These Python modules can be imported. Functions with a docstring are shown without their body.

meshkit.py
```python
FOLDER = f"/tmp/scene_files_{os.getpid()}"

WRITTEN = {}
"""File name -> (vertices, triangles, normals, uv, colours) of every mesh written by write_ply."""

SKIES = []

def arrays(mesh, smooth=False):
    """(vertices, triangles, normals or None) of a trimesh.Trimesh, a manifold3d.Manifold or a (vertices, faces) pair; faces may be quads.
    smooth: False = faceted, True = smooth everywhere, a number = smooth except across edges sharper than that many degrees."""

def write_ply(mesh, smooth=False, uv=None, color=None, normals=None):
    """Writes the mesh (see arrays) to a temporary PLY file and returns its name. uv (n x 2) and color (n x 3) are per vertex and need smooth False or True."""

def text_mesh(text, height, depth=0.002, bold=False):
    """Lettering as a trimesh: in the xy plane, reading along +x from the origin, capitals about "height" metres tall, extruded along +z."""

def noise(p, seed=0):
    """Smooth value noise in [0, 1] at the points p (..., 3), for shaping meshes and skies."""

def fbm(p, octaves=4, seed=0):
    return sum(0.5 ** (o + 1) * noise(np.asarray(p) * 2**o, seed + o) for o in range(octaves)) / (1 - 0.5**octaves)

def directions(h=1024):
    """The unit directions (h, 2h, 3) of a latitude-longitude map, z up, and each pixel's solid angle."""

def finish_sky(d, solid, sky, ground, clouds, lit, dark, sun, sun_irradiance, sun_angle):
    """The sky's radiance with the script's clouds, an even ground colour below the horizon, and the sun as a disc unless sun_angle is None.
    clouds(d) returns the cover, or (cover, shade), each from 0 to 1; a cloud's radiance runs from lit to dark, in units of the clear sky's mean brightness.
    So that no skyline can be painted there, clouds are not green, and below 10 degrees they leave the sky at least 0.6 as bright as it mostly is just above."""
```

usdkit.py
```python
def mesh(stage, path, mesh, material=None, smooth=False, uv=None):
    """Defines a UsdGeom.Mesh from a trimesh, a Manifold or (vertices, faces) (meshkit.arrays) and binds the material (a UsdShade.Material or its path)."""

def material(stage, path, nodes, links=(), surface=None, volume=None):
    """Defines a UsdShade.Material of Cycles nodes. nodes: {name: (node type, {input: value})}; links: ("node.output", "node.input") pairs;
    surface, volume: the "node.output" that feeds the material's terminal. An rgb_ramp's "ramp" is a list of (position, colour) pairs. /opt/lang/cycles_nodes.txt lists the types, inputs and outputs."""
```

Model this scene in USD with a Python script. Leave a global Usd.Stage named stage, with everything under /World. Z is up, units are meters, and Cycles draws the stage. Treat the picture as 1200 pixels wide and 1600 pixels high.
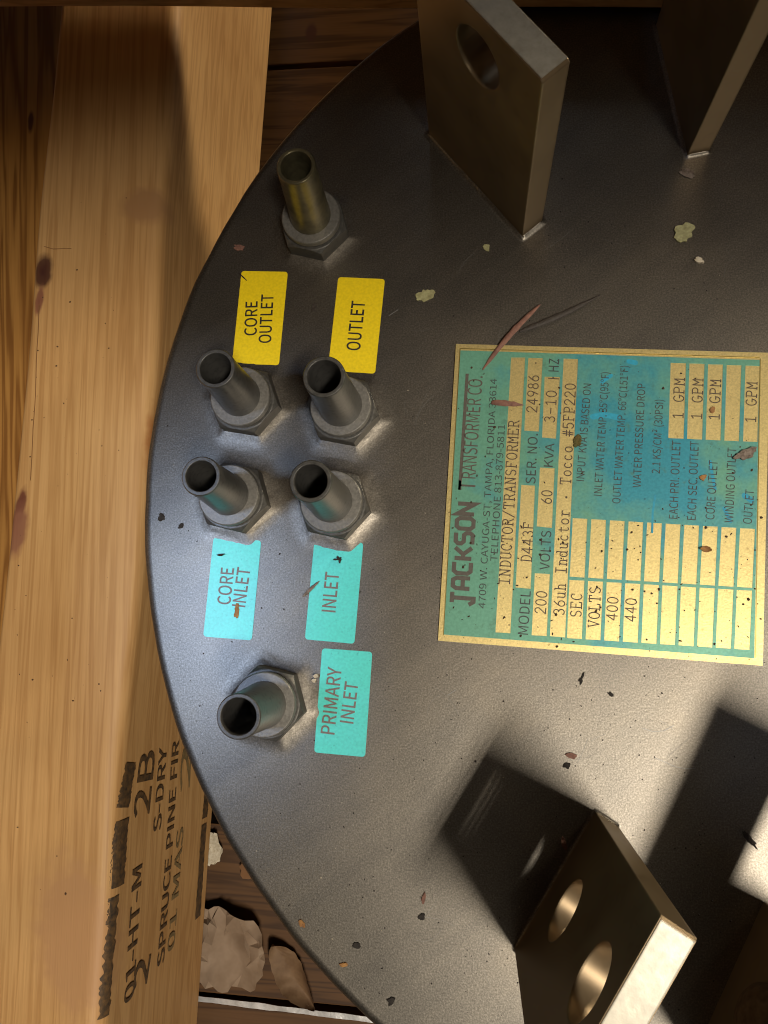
import math, random, glob
import numpy as np, trimesh, usdkit, meshkit
from PIL import Image, ImageDraw, ImageFont
from pxr import Usd, UsdGeom, UsdLux, Gf, Sdf
from shapely import affinity
from shapely.geometry import Polygon, LineString, Point, box
from shapely.ops import unary_union

stage = Usd.Stage.CreateInMemory()
UsdGeom.SetStageUpAxis(stage, UsdGeom.Tokens.z)
UsdGeom.SetStageMetersPerUnit(stage, 1.0)
stage.SetDefaultPrim(UsdGeom.Xform.Define(stage, '/World').GetPrim())
rng = np.random.default_rng(7)
MM = 0.001

# ---------------------------------------------------------------- camera
CH = 311.0                                     # camera height over the lid, millimetres
FPX = 1202.0
d = np.array([138.47, -167.24, -FPX]); up = -d / np.linalg.norm(d)
X = np.array([1.0, 0, 0]) - up * up[0]; X /= np.linalg.norm(X)
Y = np.cross(up, X)
ROT = np.array([X, Y, up])                     # rows: world axes in camera axes
cam = UsdGeom.Camera.Define(stage, '/World/camera')
m = Gf.Matrix4d(1.0)
for i in range(3):
    m.SetRow(i, Gf.Vec4d(*ROT[:, i], 0))
m.SetRow(3, Gf.Vec4d(0, 0, CH * MM, 1))
cam.AddTransformOp().Set(m)
cam.CreateHorizontalApertureAttr(36.0); cam.CreateVerticalApertureAttr(48.0)
cam.CreateFocalLengthAttr(36.0 * FPX / 1200)
cam.CreateClippingRangeAttr(Gf.Vec2f(0.01, 100))
cam.CreateExposureAttr(0.9)

# ---------------------------------------------------------------- lamps and added fills
KEY = np.array([0.36, -0.335, 1.0])            # slope of the light: metres sideways per metre up
ALONG = np.array([0.53, 0.85, 0.0])            # the way the ceiling tubes run


def rect_light(name, pos, target, w, h, color, power, tangent=(1, 0, 0)):
    l = UsdLux.RectLight.Define(stage, '/World/' + name)
    pos, target, t = (np.array(a, float) for a in (pos, target, tangent))
    z = pos - target; z /= np.linalg.norm(z)
    x = t - z * (t @ z); x /= np.linalg.norm(x); y = np.cross(z, x)
    mm = Gf.Matrix4d(1.0)
    for i, a in enumerate((x, y, z)):
        mm.SetRow(i, Gf.Vec4d(*a, 0))
    mm.SetRow(3, Gf.Vec4d(*pos, 1))
    l.AddTransformOp().Set(mm)
    l.CreateWidthAttr(w); l.CreateHeightAttr(h)
    l.CreateColorAttr(Gf.Vec3f(*color)); l.CreateIntensityAttr(power)
    return l


side = np.array([0.85, -0.53, 0.0])
for i, o in enumerate((-0.165, -0.055, 0.055, 0.165)):     # the four tubes of a ceiling fitting
    rect_light('ceiling_tube' + ('' if i == 0 else '_%03d' % i), KEY * 4.3 + side * o, (0, -0.05, 0), 1.25, 0.06, (1.0, 0.91, 0.78), 108, ALONG)
rect_light('window_light', (-1.30, -0.02, 3.0), (-0.1, 0.0, 0), 0.55, 0.34, (0.50, 0.66, 1.0), 52.0, (0, 1, 0))
rect_light('far_cool_fill', (-0.2, 3.0, 2.4), (0, 0.2, 0.1), 0.7, 0.6, (0.66, 0.80, 1.0), 1.0)  # added cool fill that tints the tops of the upper bars
rect_light('ambient_fill', (0.5, -1.5, 3.2), (0, 0, 0), 2.5, 2.0, (1.0, 0.90, 0.76), 0.12)  # added soft fill for the ambient light of the room
rect_light('gap_light', (0.95, 0.80, 0.25), (-0.12, 0.25, -0.05), 0.12, 0.10, (1.0, 0.86, 0.64), 110.0, (0, 1, 0))
rect_light('warm_side_fill', (-1.1, 0.22, 0.36), (-0.1, 0.2, 0), 0.3, 0.5, (1.0, 0.62, 0.30), 0.55, (0, 0, 1))  # added warm fill to brighten the beam and boards


# ---------------------------------------------------------------- helpers
def at(px, py, z=0.0):
    """The point (mm) at height z that is seen at that pixel of the 1200 x 1600 photograph."""
    r = ROT @ np.array([px - 600.0, 800.0 - py, -FPX])
    k = (CH - z) / -r[2]
    return np.array([r[0] * k, r[1] * k, z])


names = {}


def numbered(parent, name):
    k = (parent, name); n = names.get(k, 0); names[k] = n + 1
    return name if n == 0 else '%s_%03d' % (name, n)


def obj(name, mesh, mat, parent=None, label=None, smooth=False, **tags):
    root = '/World' if parent is None else str(parent.GetPath())
    path = root + '/' + numbered(root, name)
    if isinstance(mesh, trimesh.Trimesh):
        mesh = mesh.copy(); mesh.apply_scale(MM)
    else:
        mesh = (np.asarray(mesh[0], float) * MM, mesh[1])
    p = usdkit.mesh(stage, path, mesh, mat, smooth=smooth).GetPrim()
    if label:
        p.SetCustomDataByKey('label', label)
    for k, v in tags.items():
        p.SetCustomDataByKey(k, v)
    return p


def thing(name, label, category, **tags):
    p = UsdGeom.Xform.Define(stage, '/World/' + numbered('/World', name)).GetPrim()
    p.SetCustomDataByKey('label', label); p.SetCustomDataByKey('category', category)
    for k, v in tags.items():
        p.SetCustomDataByKey(k, v)
    return p


def holder(name, parent, label=None):
    p = UsdGeom.Xform.Define(stage, str(parent.GetPath()) + '/' + numbered(str(parent.GetPath()), name)).GetPrim()
    if label:
        p.SetCustomDataByKey('label', label)
    return p


def rot2(v, deg):
    a = math.radians(deg); c, s = math.cos(a), math.sin(a)
    return np.array([v[0] * c - v[1] * s, v[0] * s + v[1] * c])


def extrude(shape, h, z=0.0):
    parts = [trimesh.creation.extrude_polygon(g, h, engine='earcut') for g in getattr(shape, 'geoms', [shape]) if g.area > 1e-6]
    t = trimesh.util.concatenate(parts); t.apply_translation([0, 0, z])
    return t


def lathe(profile, n=64, center=(0, 0), closed=False):
    p = np.asarray(profile, float); k = len(p)
    a = np.arange(n) * 2 * math.pi / n
    v = np.stack([p[None, :, 0] * np.cos(a)[:, None] + center[0], p[None, :, 0] * np.sin(a)[:, None] + center[1], np.broadcast_to(p[None, :, 1], (n, k))], -1).reshape(-1, 3)
    f = []
    for i in range(n):
        j = (i + 1) % n
        for q in range(k if closed else k - 1):
            r = (q + 1) % k
            f += [[i * k + q, j * k + q, j * k + r], [i * k + q, j * k + r, i * k + r]]
    t = trimesh.Trimesh(v, f, process=False); t.merge_vertices()
    t.update_faces(t.nondegenerate_faces())
    if not closed and t.is_watertight and t.volume < 0:
        t.invert()
    return t


def outward(t):
    trimesh.repair.fix_normals(t)
    return t


# ---------------------------------------------------------------- materials
LOOKS = '/World/Looks'
UsdGeom.Scope.Define(stage, LOOKS)


def mat(name, nodes, links, surface='p.BSDF'):
    return usdkit.material(stage, LOOKS + '/' + name, nodes, links, surface=surface)


def plain(name, color, rough=0.5, metallic=0.0, spec=0.5, vary=0.0, scale=300, bump=0.0, color2=None, coat=0.0):
    c2 = color2 if color2 is not None else tuple(c * (1 - vary) for c in color)
    n = {'g': ('geometry', {}), 'n': ('noise_texture', {'scale': scale, 'detail': 4.0, 'roughness': 0.6}),
         'r': ('rgb_ramp', {'ramp': [(0.3, c2), (0.7, color)]}),
         'p': ('principled_bsdf', {'roughness': rough, 'metallic': metallic, 'specular_ior_level': spec, 'coat_weight': coat})}
    l = [('g.position', 'n.vector'), ('n.fac', 'r.fac'), ('r.color', 'p.base_color')]
    if bump:
        n['b'] = ('bump', {'strength': bump, 'distance': 0.0006})
        l += [('n.fac', 'b.height'), ('b.normal', 'p.normal')]
    return mat(name, n, l)


def painted_lid():
    """Dark grey sprayed enamel with a sandy grain, faint wipe marks and dust."""
    n = {'g': ('geometry', {}),
         'grain': ('noise_texture', {'scale': 1500.0, 'detail': 3.0, 'roughness': 0.65}),
         'peel': ('noise_texture', {'scale': 420.0, 'detail': 2.0, 'roughness': 0.5}),
         'blot': ('noise_texture', {'scale': 16.0, 'detail': 5.0, 'roughness': 0.6}),
         'rot0': ('vector_rotate', {'rotate_type': 'z_axis', 'angle': math.radians(-36)}),
         'rotm': ('mapping', {'scale': (9.0, 150.0, 9.0)}),
         'wipe': ('noise_texture', {'scale': 1.0, 'detail': 4.0, 'roughness': 0.6}),
         'dust': ('voronoi_texture', {'scale': 420.0, 'randomness': 1.0}),
         'dustm': ('math', {'math_type': 'less_than', 'value2': 0.13}),
         'base': ('rgb_ramp', {'ramp': [(0.30, (0.122, 0.111, 0.095)), (0.5, (0.172, 0.157, 0.135)), (0.72, (0.262, 0.239, 0.205))]}),
         'blr': ('rgb_ramp', {'ramp': [(0.3, (0.80, 0.80, 0.80)), (0.5, (1.0, 0.99, 0.97)), (0.7, (1.18, 1.14, 1.07))]}),
         'wr': ('rgb_ramp', {'ramp': [(0.35, (0.96, 0.96, 0.96)), (0.65, (1.05, 1.045, 1.03))]}),
         'm1': ('mix_color', {'blend_type': 'multiply', 'fac': 1.0, 'use_clamp': False}),
         'm2': ('mix_color', {'blend_type': 'multiply', 'fac': 1.0, 'use_clamp': False}),
         'rr': ('map_range', {'from_min': 0.3, 'from_max': 0.7, 'to_min': 0.412, 'to_max': 0.428}),
         'b1': ('bump', {'strength': 0.10, 'distance': 0.0003}),
         'b2': ('bump', {'strength': 0.13, 'distance': 0.0003}),
         'p': ('principled_bsdf', {'metallic': 0.93, 'specular_ior_level': 0.5})}
    l = [('g.position', 'grain.vector'), ('g.position', 'peel.vector'), ('g.position', 'blot.vector'), ('g.position', 'rot0.vector'), ('rot0.vector', 'rotm.vector'), ('rotm.vector', 'wipe.vector'),
         ('grain.fac', 'base.fac'), ('blot.fac', 'blr.fac'), ('wipe.fac', 'wr.fac'), ('base.color', 'm1.a'), ('blr.color', 'm1.b'), ('m1.result', 'm2.a'), ('wr.color', 'm2.b'),
         ('m2.result', 'p.base_color'), ('wipe.fac', 'rr.value'), ('rr.result', 'p.roughness'),
         ('peel.fac', 'b1.height'), ('grain.fac', 'b2.height'), ('b1.normal', 'b2.normal'), ('b2.normal', 'p.normal')]
    del n['dust'], n['dustm']
    return mat('dark_enamel', n, l)


def wood(name, light, dark, ring_scale, grain_dir, seed, knots=(), rough=0.55, stretch=18.0, marks=0.35):
    """Planed softwood: growth rings drawn out along the board, pores and knots. grain_dir: degrees in plan of the board's length."""
    n = {'g': ('geometry', {}),
         'rot': ('vector_rotate', {'rotate_type': 'z_axis', 'angle': -math.radians(grain_dir)}),
         'map': ('mapping', {'scale': (1.0, stretch, stretch), 'location': (seed * 1.37, seed * 2.11, seed * 0.73)}),
         'warp': ('noise_texture', {'scale': 2.2, 'detail': 3.0, 'roughness': 0.5}),
         'wsc': ('vector_math', {'math_type': 'scale', 'scale': 0.6}),
         'add': ('vector_math', {'math_type': 'add'}),
         'ring': ('noise_texture', {'scale': ring_scale, 'detail': 2.0, 'roughness': 0.45}),
         'fine': ('noise_texture', {'scale': ring_scale * 9, 'detail': 3.0, 'roughness': 0.6}),
         'wave': ('math', {'math_type': 'multiply', 'value2': 34.0}),
         'sin': ('math', {'math_type': 'sine'}),
         'wr': ('map_range', {'from_min': -1.0, 'from_max': 1.0, 'to_min': 0.0, 'to_max': 1.0}),
         'c': ('rgb_ramp', {'ramp': [(0.0, dark), (0.30, tuple(0.35 * a + 0.65 * b for a, b in zip(dark, light))), (0.75, light), (1.0, tuple(min(1, a * 1.05) for a in light))]}),
         'fr': ('rgb_ramp', {'ramp': [(0.3, (0.88, 0.85, 0.80)), (0.55, (1.0, 1.0, 1.0)), (0.8, (1.05, 1.04, 1.02))]}),
         'tone': ('noise_texture', {'scale': 9.0, 'detail': 4.0}),
         'tr': ('rgb_ramp', {'ramp': [(0.3, (0.84, 0.76, 0.66)), (0.65, (1.04, 1.03, 1.02))]}),
         'soft': ('mix_color', {'blend_type': 'mix', 'fac': 1 - marks, 'b': light}),
         'm1': ('mix_color', {'blend_type': 'multiply', 'fac': 0.8, 'use_clamp': False}),
         'm2': ('mix_color', {'blend_type': 'multiply', 'fac': 0.9, 'use_clamp': False}),
         'bp': ('bump', {'strength': 0.25, 'distance': 0.0004}),
         'p': ('principled_bsdf', {'roughness': rough, 'specular_ior_level': 0.35})}
    l = [('g.position', 'rot.vector'), ('rot.vector', 'map.vector'), ('map.vector', 'warp.vector'), ('warp.color', 'wsc.vector1'), ('map.vector', 'add.vector1'), ('wsc.vector', 'add.vector2'),
         ('add.vector', 'ring.vector'), ('map.vector', 'fine.vector'), ('ring.fac', 'wave.value1'), ('wave.value', 'sin.value1'), ('sin.value', 'wr.value'),
         ('wr.result', 'c.fac'), ('c.color', 'soft.a'), ('fine.fac', 'fr.fac'), ('soft.result', 'm1.a'), ('fr.color', 'm1.b'), ('g.position', 'tone.vector'), ('tone.fac', 'tr.fac'), ('m1.result', 'm2.a'), ('tr.color', 'm2.b'),
         ('fine.fac', 'bp.height'), ('bp.normal', 'p.normal')]
    last = 'm2.result'
    for i, (pos, size, rz, col) in enumerate(knots):       # elliptical knots, resin streaks and, on the beam, one painted shade
        k = 'k%d' % i
        n[k + 's'] = ('vector_math', {'math_type': 'subtract', 'vector2': tuple(np.array(pos) * MM)})
        n[k + 'r'] = ('vector_rotate', {'rotate_type': 'z_axis', 'angle': -math.radians(rz)})
        n[k + 'm'] = ('vector_math', {'math_type': 'multiply', 'vector2': tuple(1.0 / (np.array(size) * MM))})
        n[k + 'n'] = ('noise_texture', {'scale': 160.0, 'detail': 3.0})
        n[k + 'l'] = ('vector_math', {'math_type': 'length'})
        n[k + 'a'] = ('math', {'math_type': 'multiply_add', 'value2': 0.5})
        n[k + 'f'] = ('rgb_ramp', {'ramp': [(0.0, (1, 1, 1)), (0.62, (0.9, 0.9, 0.9)), (0.80, (0.40, 0.40, 0.40)), (1.0, (0, 0, 0))]})
        n[k + 'o'] = ('math', {'math_type': 'multiply_add', 'value2': 1.0, 'value3': -0.22})
        n[k + 'x'] = ('mix_color', {'blend_type': 'mix', 'b': col})
        l += [('g.position', k + 's.vector1'), (k + 's.vector', k + 'r.vector'), (k + 'r.vector', k + 'm.vector1'), (k + 'm.vector', k + 'l.vector1'), ('g.position', k + 'n.vector'),
              (k + 'n.fac', k + 'a.value1'), (k + 'l.value', k + 'a.value3'), (k + 'a.value', k + 'o.value1'), (k + 'o.value', k + 'f.fac'), (k + 'f.color', k + 'x.fac'), (last, k + 'x.a')]
        last = k + 'x.result'
    l.append((last, 'p.base_color'))
    return mat(name, n, l)


def bevelled(name, c1, c2, rough, metallic, radius, scale=220, spec=0.5, bump=0.15, stretch=(1, 1, 1)):
    n = {'g': ('geometry', {}), 'map': ('mapping', {'scale': stretch}), 'n': ('noise_texture', {'scale': scale, 'detail': 5.0, 'roughness': 0.65}), 'r': ('rgb_ramp', {'ramp': [(0.3, c1), (0.7, c2)]}),
         'rr': ('map_range', {'from_min': 0.3, 'from_max': 0.7, 'to_min': rough - 0.06, 'to_max': rough + 0.08}),
         'bv': ('bevel', {'samples': 4, 'radius': radius}), 'b': ('bump', {'strength': bump, 'distance': 0.0004}),
         'p': ('principled_bsdf', {'metallic': metallic, 'specular_ior_level': spec})}
    l = [('g.position', 'map.vector'), ('map.vector', 'n.vector'), ('n.fac', 'r.fac'), ('r.color', 'p.base_color'), ('n.fac', 'rr.value'), ('rr.result', 'p.roughness'), ('n.fac', 'b.height'), ('bv.bevel', 'b.normal'), ('b.normal', 'p.normal')]
    return mat(name, n, l)


def spotted(name, color, stain, rough, metallic=0.0, scale=260.0, amount=0.5, fleck=None, spec=0.5, bump=0.1, bumpscale=900.0, blue=None, spot=None):
    """A sheet of print or foil with age: soft blotches, fine specks."""
    n = {'g': ('geometry', {}), 'n': ('noise_texture', {'scale': scale, 'detail': 6.0, 'roughness': 0.7}), 'big': ('noise_texture', {'scale': 28.0, 'detail': 4.0}),
         'bigr': ('rgb_ramp', {'ramp': [(0.38, (0, 0, 0)), (0.68, (1, 1, 1))]}),
         'nr': ('rgb_ramp', {'ramp': [(0.58, (0, 0, 0)), (0.74, (amount, amount, amount))]}),
         'f': ('noise_texture', {'scale': bumpscale, 'detail': 2.0}), 'b': ('bump', {'strength': bump, 'distance': 0.0003}),
         'm0': ('mix_color', {'a': color, 'b': blue or color}), 'm': ('mix_color', {'b': stain}),
         'fk': ('rgb_ramp', {'ramp': [(0.35, (0.78, 0.78, 0.78)), (0.65, (1.1, 1.1, 1.1))]}), 'm3': ('mix_color', {'blend_type': 'multiply', 'fac': fleck or 0.0, 'use_clamp': False}),
         'p': ('principled_bsdf', {'roughness': rough, 'metallic': metallic, 'specular_ior_level': spec})}
    l = [('g.position', 'n.vector'), ('g.position', 'f.vector'), ('g.position', 'big.vector'), ('big.fac', 'bigr.fac'), ('bigr.color', 'm0.fac'), ('m0.result', 'm.a'), ('n.fac', 'nr.fac'), ('nr.color', 'm.fac'),
         ('m.result', 'm3.a'), ('f.fac', 'fk.fac'), ('fk.color', 'm3.b'), ('m3.result', 'p.base_color'), ('f.fac', 'b.height'), ('b.normal', 'p.normal')]
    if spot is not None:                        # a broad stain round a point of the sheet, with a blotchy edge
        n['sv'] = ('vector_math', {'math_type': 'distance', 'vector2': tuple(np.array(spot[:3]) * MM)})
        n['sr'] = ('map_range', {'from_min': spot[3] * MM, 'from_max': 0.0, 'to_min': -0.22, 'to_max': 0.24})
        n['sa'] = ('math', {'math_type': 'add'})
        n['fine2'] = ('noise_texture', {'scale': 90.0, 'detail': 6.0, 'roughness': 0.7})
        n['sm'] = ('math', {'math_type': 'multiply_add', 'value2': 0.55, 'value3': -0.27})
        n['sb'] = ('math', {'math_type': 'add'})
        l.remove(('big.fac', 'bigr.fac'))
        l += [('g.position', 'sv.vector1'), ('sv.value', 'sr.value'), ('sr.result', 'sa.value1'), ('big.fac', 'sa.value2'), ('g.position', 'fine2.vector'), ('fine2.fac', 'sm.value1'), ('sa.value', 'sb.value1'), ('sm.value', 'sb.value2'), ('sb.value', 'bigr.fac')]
    return mat(name, n, l)


lid_mat = painted_lid()
tab_mat = bevelled('tarnished_bus_bar', (0.235, 0.165, 0.090), (0.31, 0.23, 0.135), 0.40, 0.6, 0.0011, scale=45)
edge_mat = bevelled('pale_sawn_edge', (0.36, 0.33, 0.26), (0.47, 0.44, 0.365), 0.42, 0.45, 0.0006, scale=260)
nut_mat = bevelled('painted_fitting', (0.075, 0.072, 0.065), (0.13, 0.123, 0.11), 0.40, 0.5, 0.0006, scale=700, bump=0.25)
collar_mat = bevelled('worn_collar', (0.145, 0.137, 0.122), (0.24, 0.228, 0.203), 0.42, 0.4, 0.0004, scale=900, bump=0.3)
tube_mat = bevelled('painted_tube', (0.075, 0.073, 0.067), (0.125, 0.12, 0.11), 0.36, 0.45, 0.0004, scale=500, bump=0.12)
brass_tube_mat = bevelled('worn_brass_tube', (0.10, 0.088, 0.055), (0.23, 0.20, 0.11), 0.30, 0.6, 0.0004, scale=90, bump=0.12)
yellow_mat = spotted('yellow_label', (0.92, 0.68, 0.010), (0.60, 0.42, 0.02), 0.42, amount=0.4, fleck=0.35)
teal_mat = spotted('turquoise_label', (0.10, 0.70, 0.62), (0.06, 0.42, 0.39), 0.36, amount=0.9, fleck=0.35, blue=(0.11, 0.70, 0.68), scale=700)
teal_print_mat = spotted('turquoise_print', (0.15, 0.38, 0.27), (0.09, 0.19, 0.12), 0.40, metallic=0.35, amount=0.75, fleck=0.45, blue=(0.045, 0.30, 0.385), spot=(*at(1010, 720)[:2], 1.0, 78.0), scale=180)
brass_mat = spotted('brass_plate', (0.74, 0.59, 0.25), (0.38, 0.24, 0.08), 0.40, metallic=0.75, amount=0.55, fleck=0.6, bump=0.14, bumpscale=1500.0, scale=420)
ink_mat = plain('black_ink', (0.035, 0.028, 0.02), 0.5, vary=0.3)
brown_ink_mat = plain('faded_brown_ink', (0.21, 0.165, 0.145), 0.5, vary=0.3, scale=900)
print_ink_mat = plain('nameplate_ink', (0.055, 0.068, 0.063), 0.45, vary=0.4, scale=900)
logo_ink_mat = plain('logo_ink', (0.115, 0.100, 0.082), 0.42, vary=0.3, scale=900)
punch_mat = plain('typed_ink', (0.10, 0.065, 0.035), 0.5, vary=0.3, scale=900)
stamp_mat = plain('stamp_ink', (0.030, 0.023, 0.016), 0.6, color2=(0.15, 0.080, 0.028), scale=420)
faint_stamp_mat = plain('faint_stamp_ink', (0.14, 0.095, 0.04), 0.6, vary=-0.9, scale=420)
worn_edge_mat = plain('bare_rim_metal', (0.42, 0.42, 0.43), 0.38, metallic=0.7, vary=0.75, scale=260)
weld_mat = plain('weld_metal', (0.34, 0.33, 0.31), 0.35, metallic=0.7, vary=0.6, scale=500, bump=0.4)

YG = 90.8                                        # the crate's beams run almost along y
beam_knots_shade = [(at(68, 425, -12), (10.5, 5.6, 30), 86, (0.060, 0.016, 0.012)), (at(62, 470, -12), (2.5, 9.0, 30), -6, (0.24, 0.09, 0.05)),
              (at(30, 795, -12), (3.2, 12.0, 30), -10, (0.13, 0.035, 0.022)), (at(24, 830, -12), (7.0, 15.0, 30), -10, (0.27, 0.115, 0.065)),
              (at(225, 320, -12), (14.0, 11.0, 30), 0, (0.40, 0.21, 0.085)), (at(118, 1470, -12), (22.0, 40.0, 30), 12, (0.46, 0.25, 0.11)),  # the wide low oval is reddish shade painted into the wood
              (at(236, 690, -12), (5.0, 26.0, 12), -2, (0.40, 0.17, 0.055))]
pine = wood('pine_beam', (0.60, 0.362, 0.150), (0.35, 0.165, 0.045), 3.4, YG, 1.0, beam_knots_shade, stretch=34, marks=0.38)
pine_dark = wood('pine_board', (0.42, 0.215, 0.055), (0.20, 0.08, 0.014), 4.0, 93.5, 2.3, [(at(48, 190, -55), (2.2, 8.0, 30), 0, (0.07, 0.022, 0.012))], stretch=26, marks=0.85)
pine_rail = wood('pine_rail', (0.74, 0.47, 0.22), (0.42, 0.21, 0.07), 4.0, 0.0, 4.1, [], stretch=24, marks=0.5)
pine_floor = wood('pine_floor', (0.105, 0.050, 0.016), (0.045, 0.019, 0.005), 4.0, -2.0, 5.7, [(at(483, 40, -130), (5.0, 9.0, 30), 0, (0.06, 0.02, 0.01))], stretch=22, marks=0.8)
shade_pine = wood('shade_plank_pine', (0.16, 0.10, 0.055), (0.08, 0.045, 0.02), 5.0, 0.0, 6.1, [], stretch=24, marks=0.6)  # dark tone for the added planks, keeps their bounce light low
concrete = plain('concrete_floor', (0.22, 0.21, 0.20), 0.8, vary=0.4, scale=14)


# ---------------------------------------------------------------- lettering
def place(text2d, start, ex, h, z):
    """A flat drawing (shapely, reading along +x) laid at start (mm), reading along ex, lifted to z, h thick."""
    ex = np.asarray(ex[:2], float); ex = ex / np.linalg.norm(ex)
    s = affinity.affine_transform(text2d, [ex[0], -ex[1], ex[1], ex[0], start[0], start[1]])
    return extrude(s, h, z)


FONT = ImageFont.truetype(sorted(glob.glob('/opt/blender-*/*/datafiles/fonts/Noto Sans CJK*'))[0], 96)


def grotesque(text, bold):
    """Lettering without slabs, capitals 10 high, 1 thick."""
    heavy = 1 if bold else 0
    x0, y0, x1, y1 = FONT.getbbox(text, anchor='ls', stroke_width=heavy)
    im = Image.new('L', (x1 - x0 + 8, y1 - y0 + 8))
    ImageDraw.Draw(im).text((4 - x0, 4 - y0), text, 255, FONT, anchor='ls', stroke_width=heavy)
    on = np.pad(np.asarray(im) > 127, ((0, 0), (1, 1))).astype(np.int8)
    rows, starts = np.nonzero(np.diff(on, axis=1) == 1); ends = np.nonzero(np.diff(on, axis=1) == -1)[1]
    shape = unary_union([box(a, -r - 1, b, -r) for a, b, r in zip(starts, ends, rows)]).buffer(0.6).buffer(-0.6).simplify(0.7)
    k = 10.0 / 71.0
    return extrude(affinity.affine_transform(shape, [k, 0, 0, k, -4 * k, (4 - y0) * k]), 1.0)


def sans(text, length, cap, bold=False, slant=0.0):
    """Plain grotesque capitals drawn to that length and height, as a flat mesh (vertices x, y, z)."""
    t = grotesque(text, bold)
    b = t.bounds
    v = t.vertices.copy()
    v[:, 0] = (v[:, 0] - b[0][0]) * length / (b[1][0] - b[0][0])
    v[:, 1] *= cap / 10.0
    v[:, 0] += slant * v[:, 1]
    return trimesh.Trimesh(v, t.faces, process=False)


def lay(t, start, ex, h, z):
    ex = np.asarray(ex[:2], float); ex = ex / np.linalg.norm(ex)
    v = t.vertices
    w = np.stack([start[0] + ex[0] * v[:, 0] - ex[1] * v[:, 1], start[1] + ex[1] * v[:, 0] + ex[0] * v[:, 1], z + v[:, 2] * h], 1)
    return trimesh.Trimesh(w, t.faces, process=False)


def arc(cx, cy, rx, ry, a0, a1, n=12):
    a = np.radians(np.linspace(a0, a1, n))
    return [(cx + rx * math.cos(x), cy + ry * math.sin(x)) for x in a]


def sf(x0, x1, y):
    return [(x0, y), (x1, y)]


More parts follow.
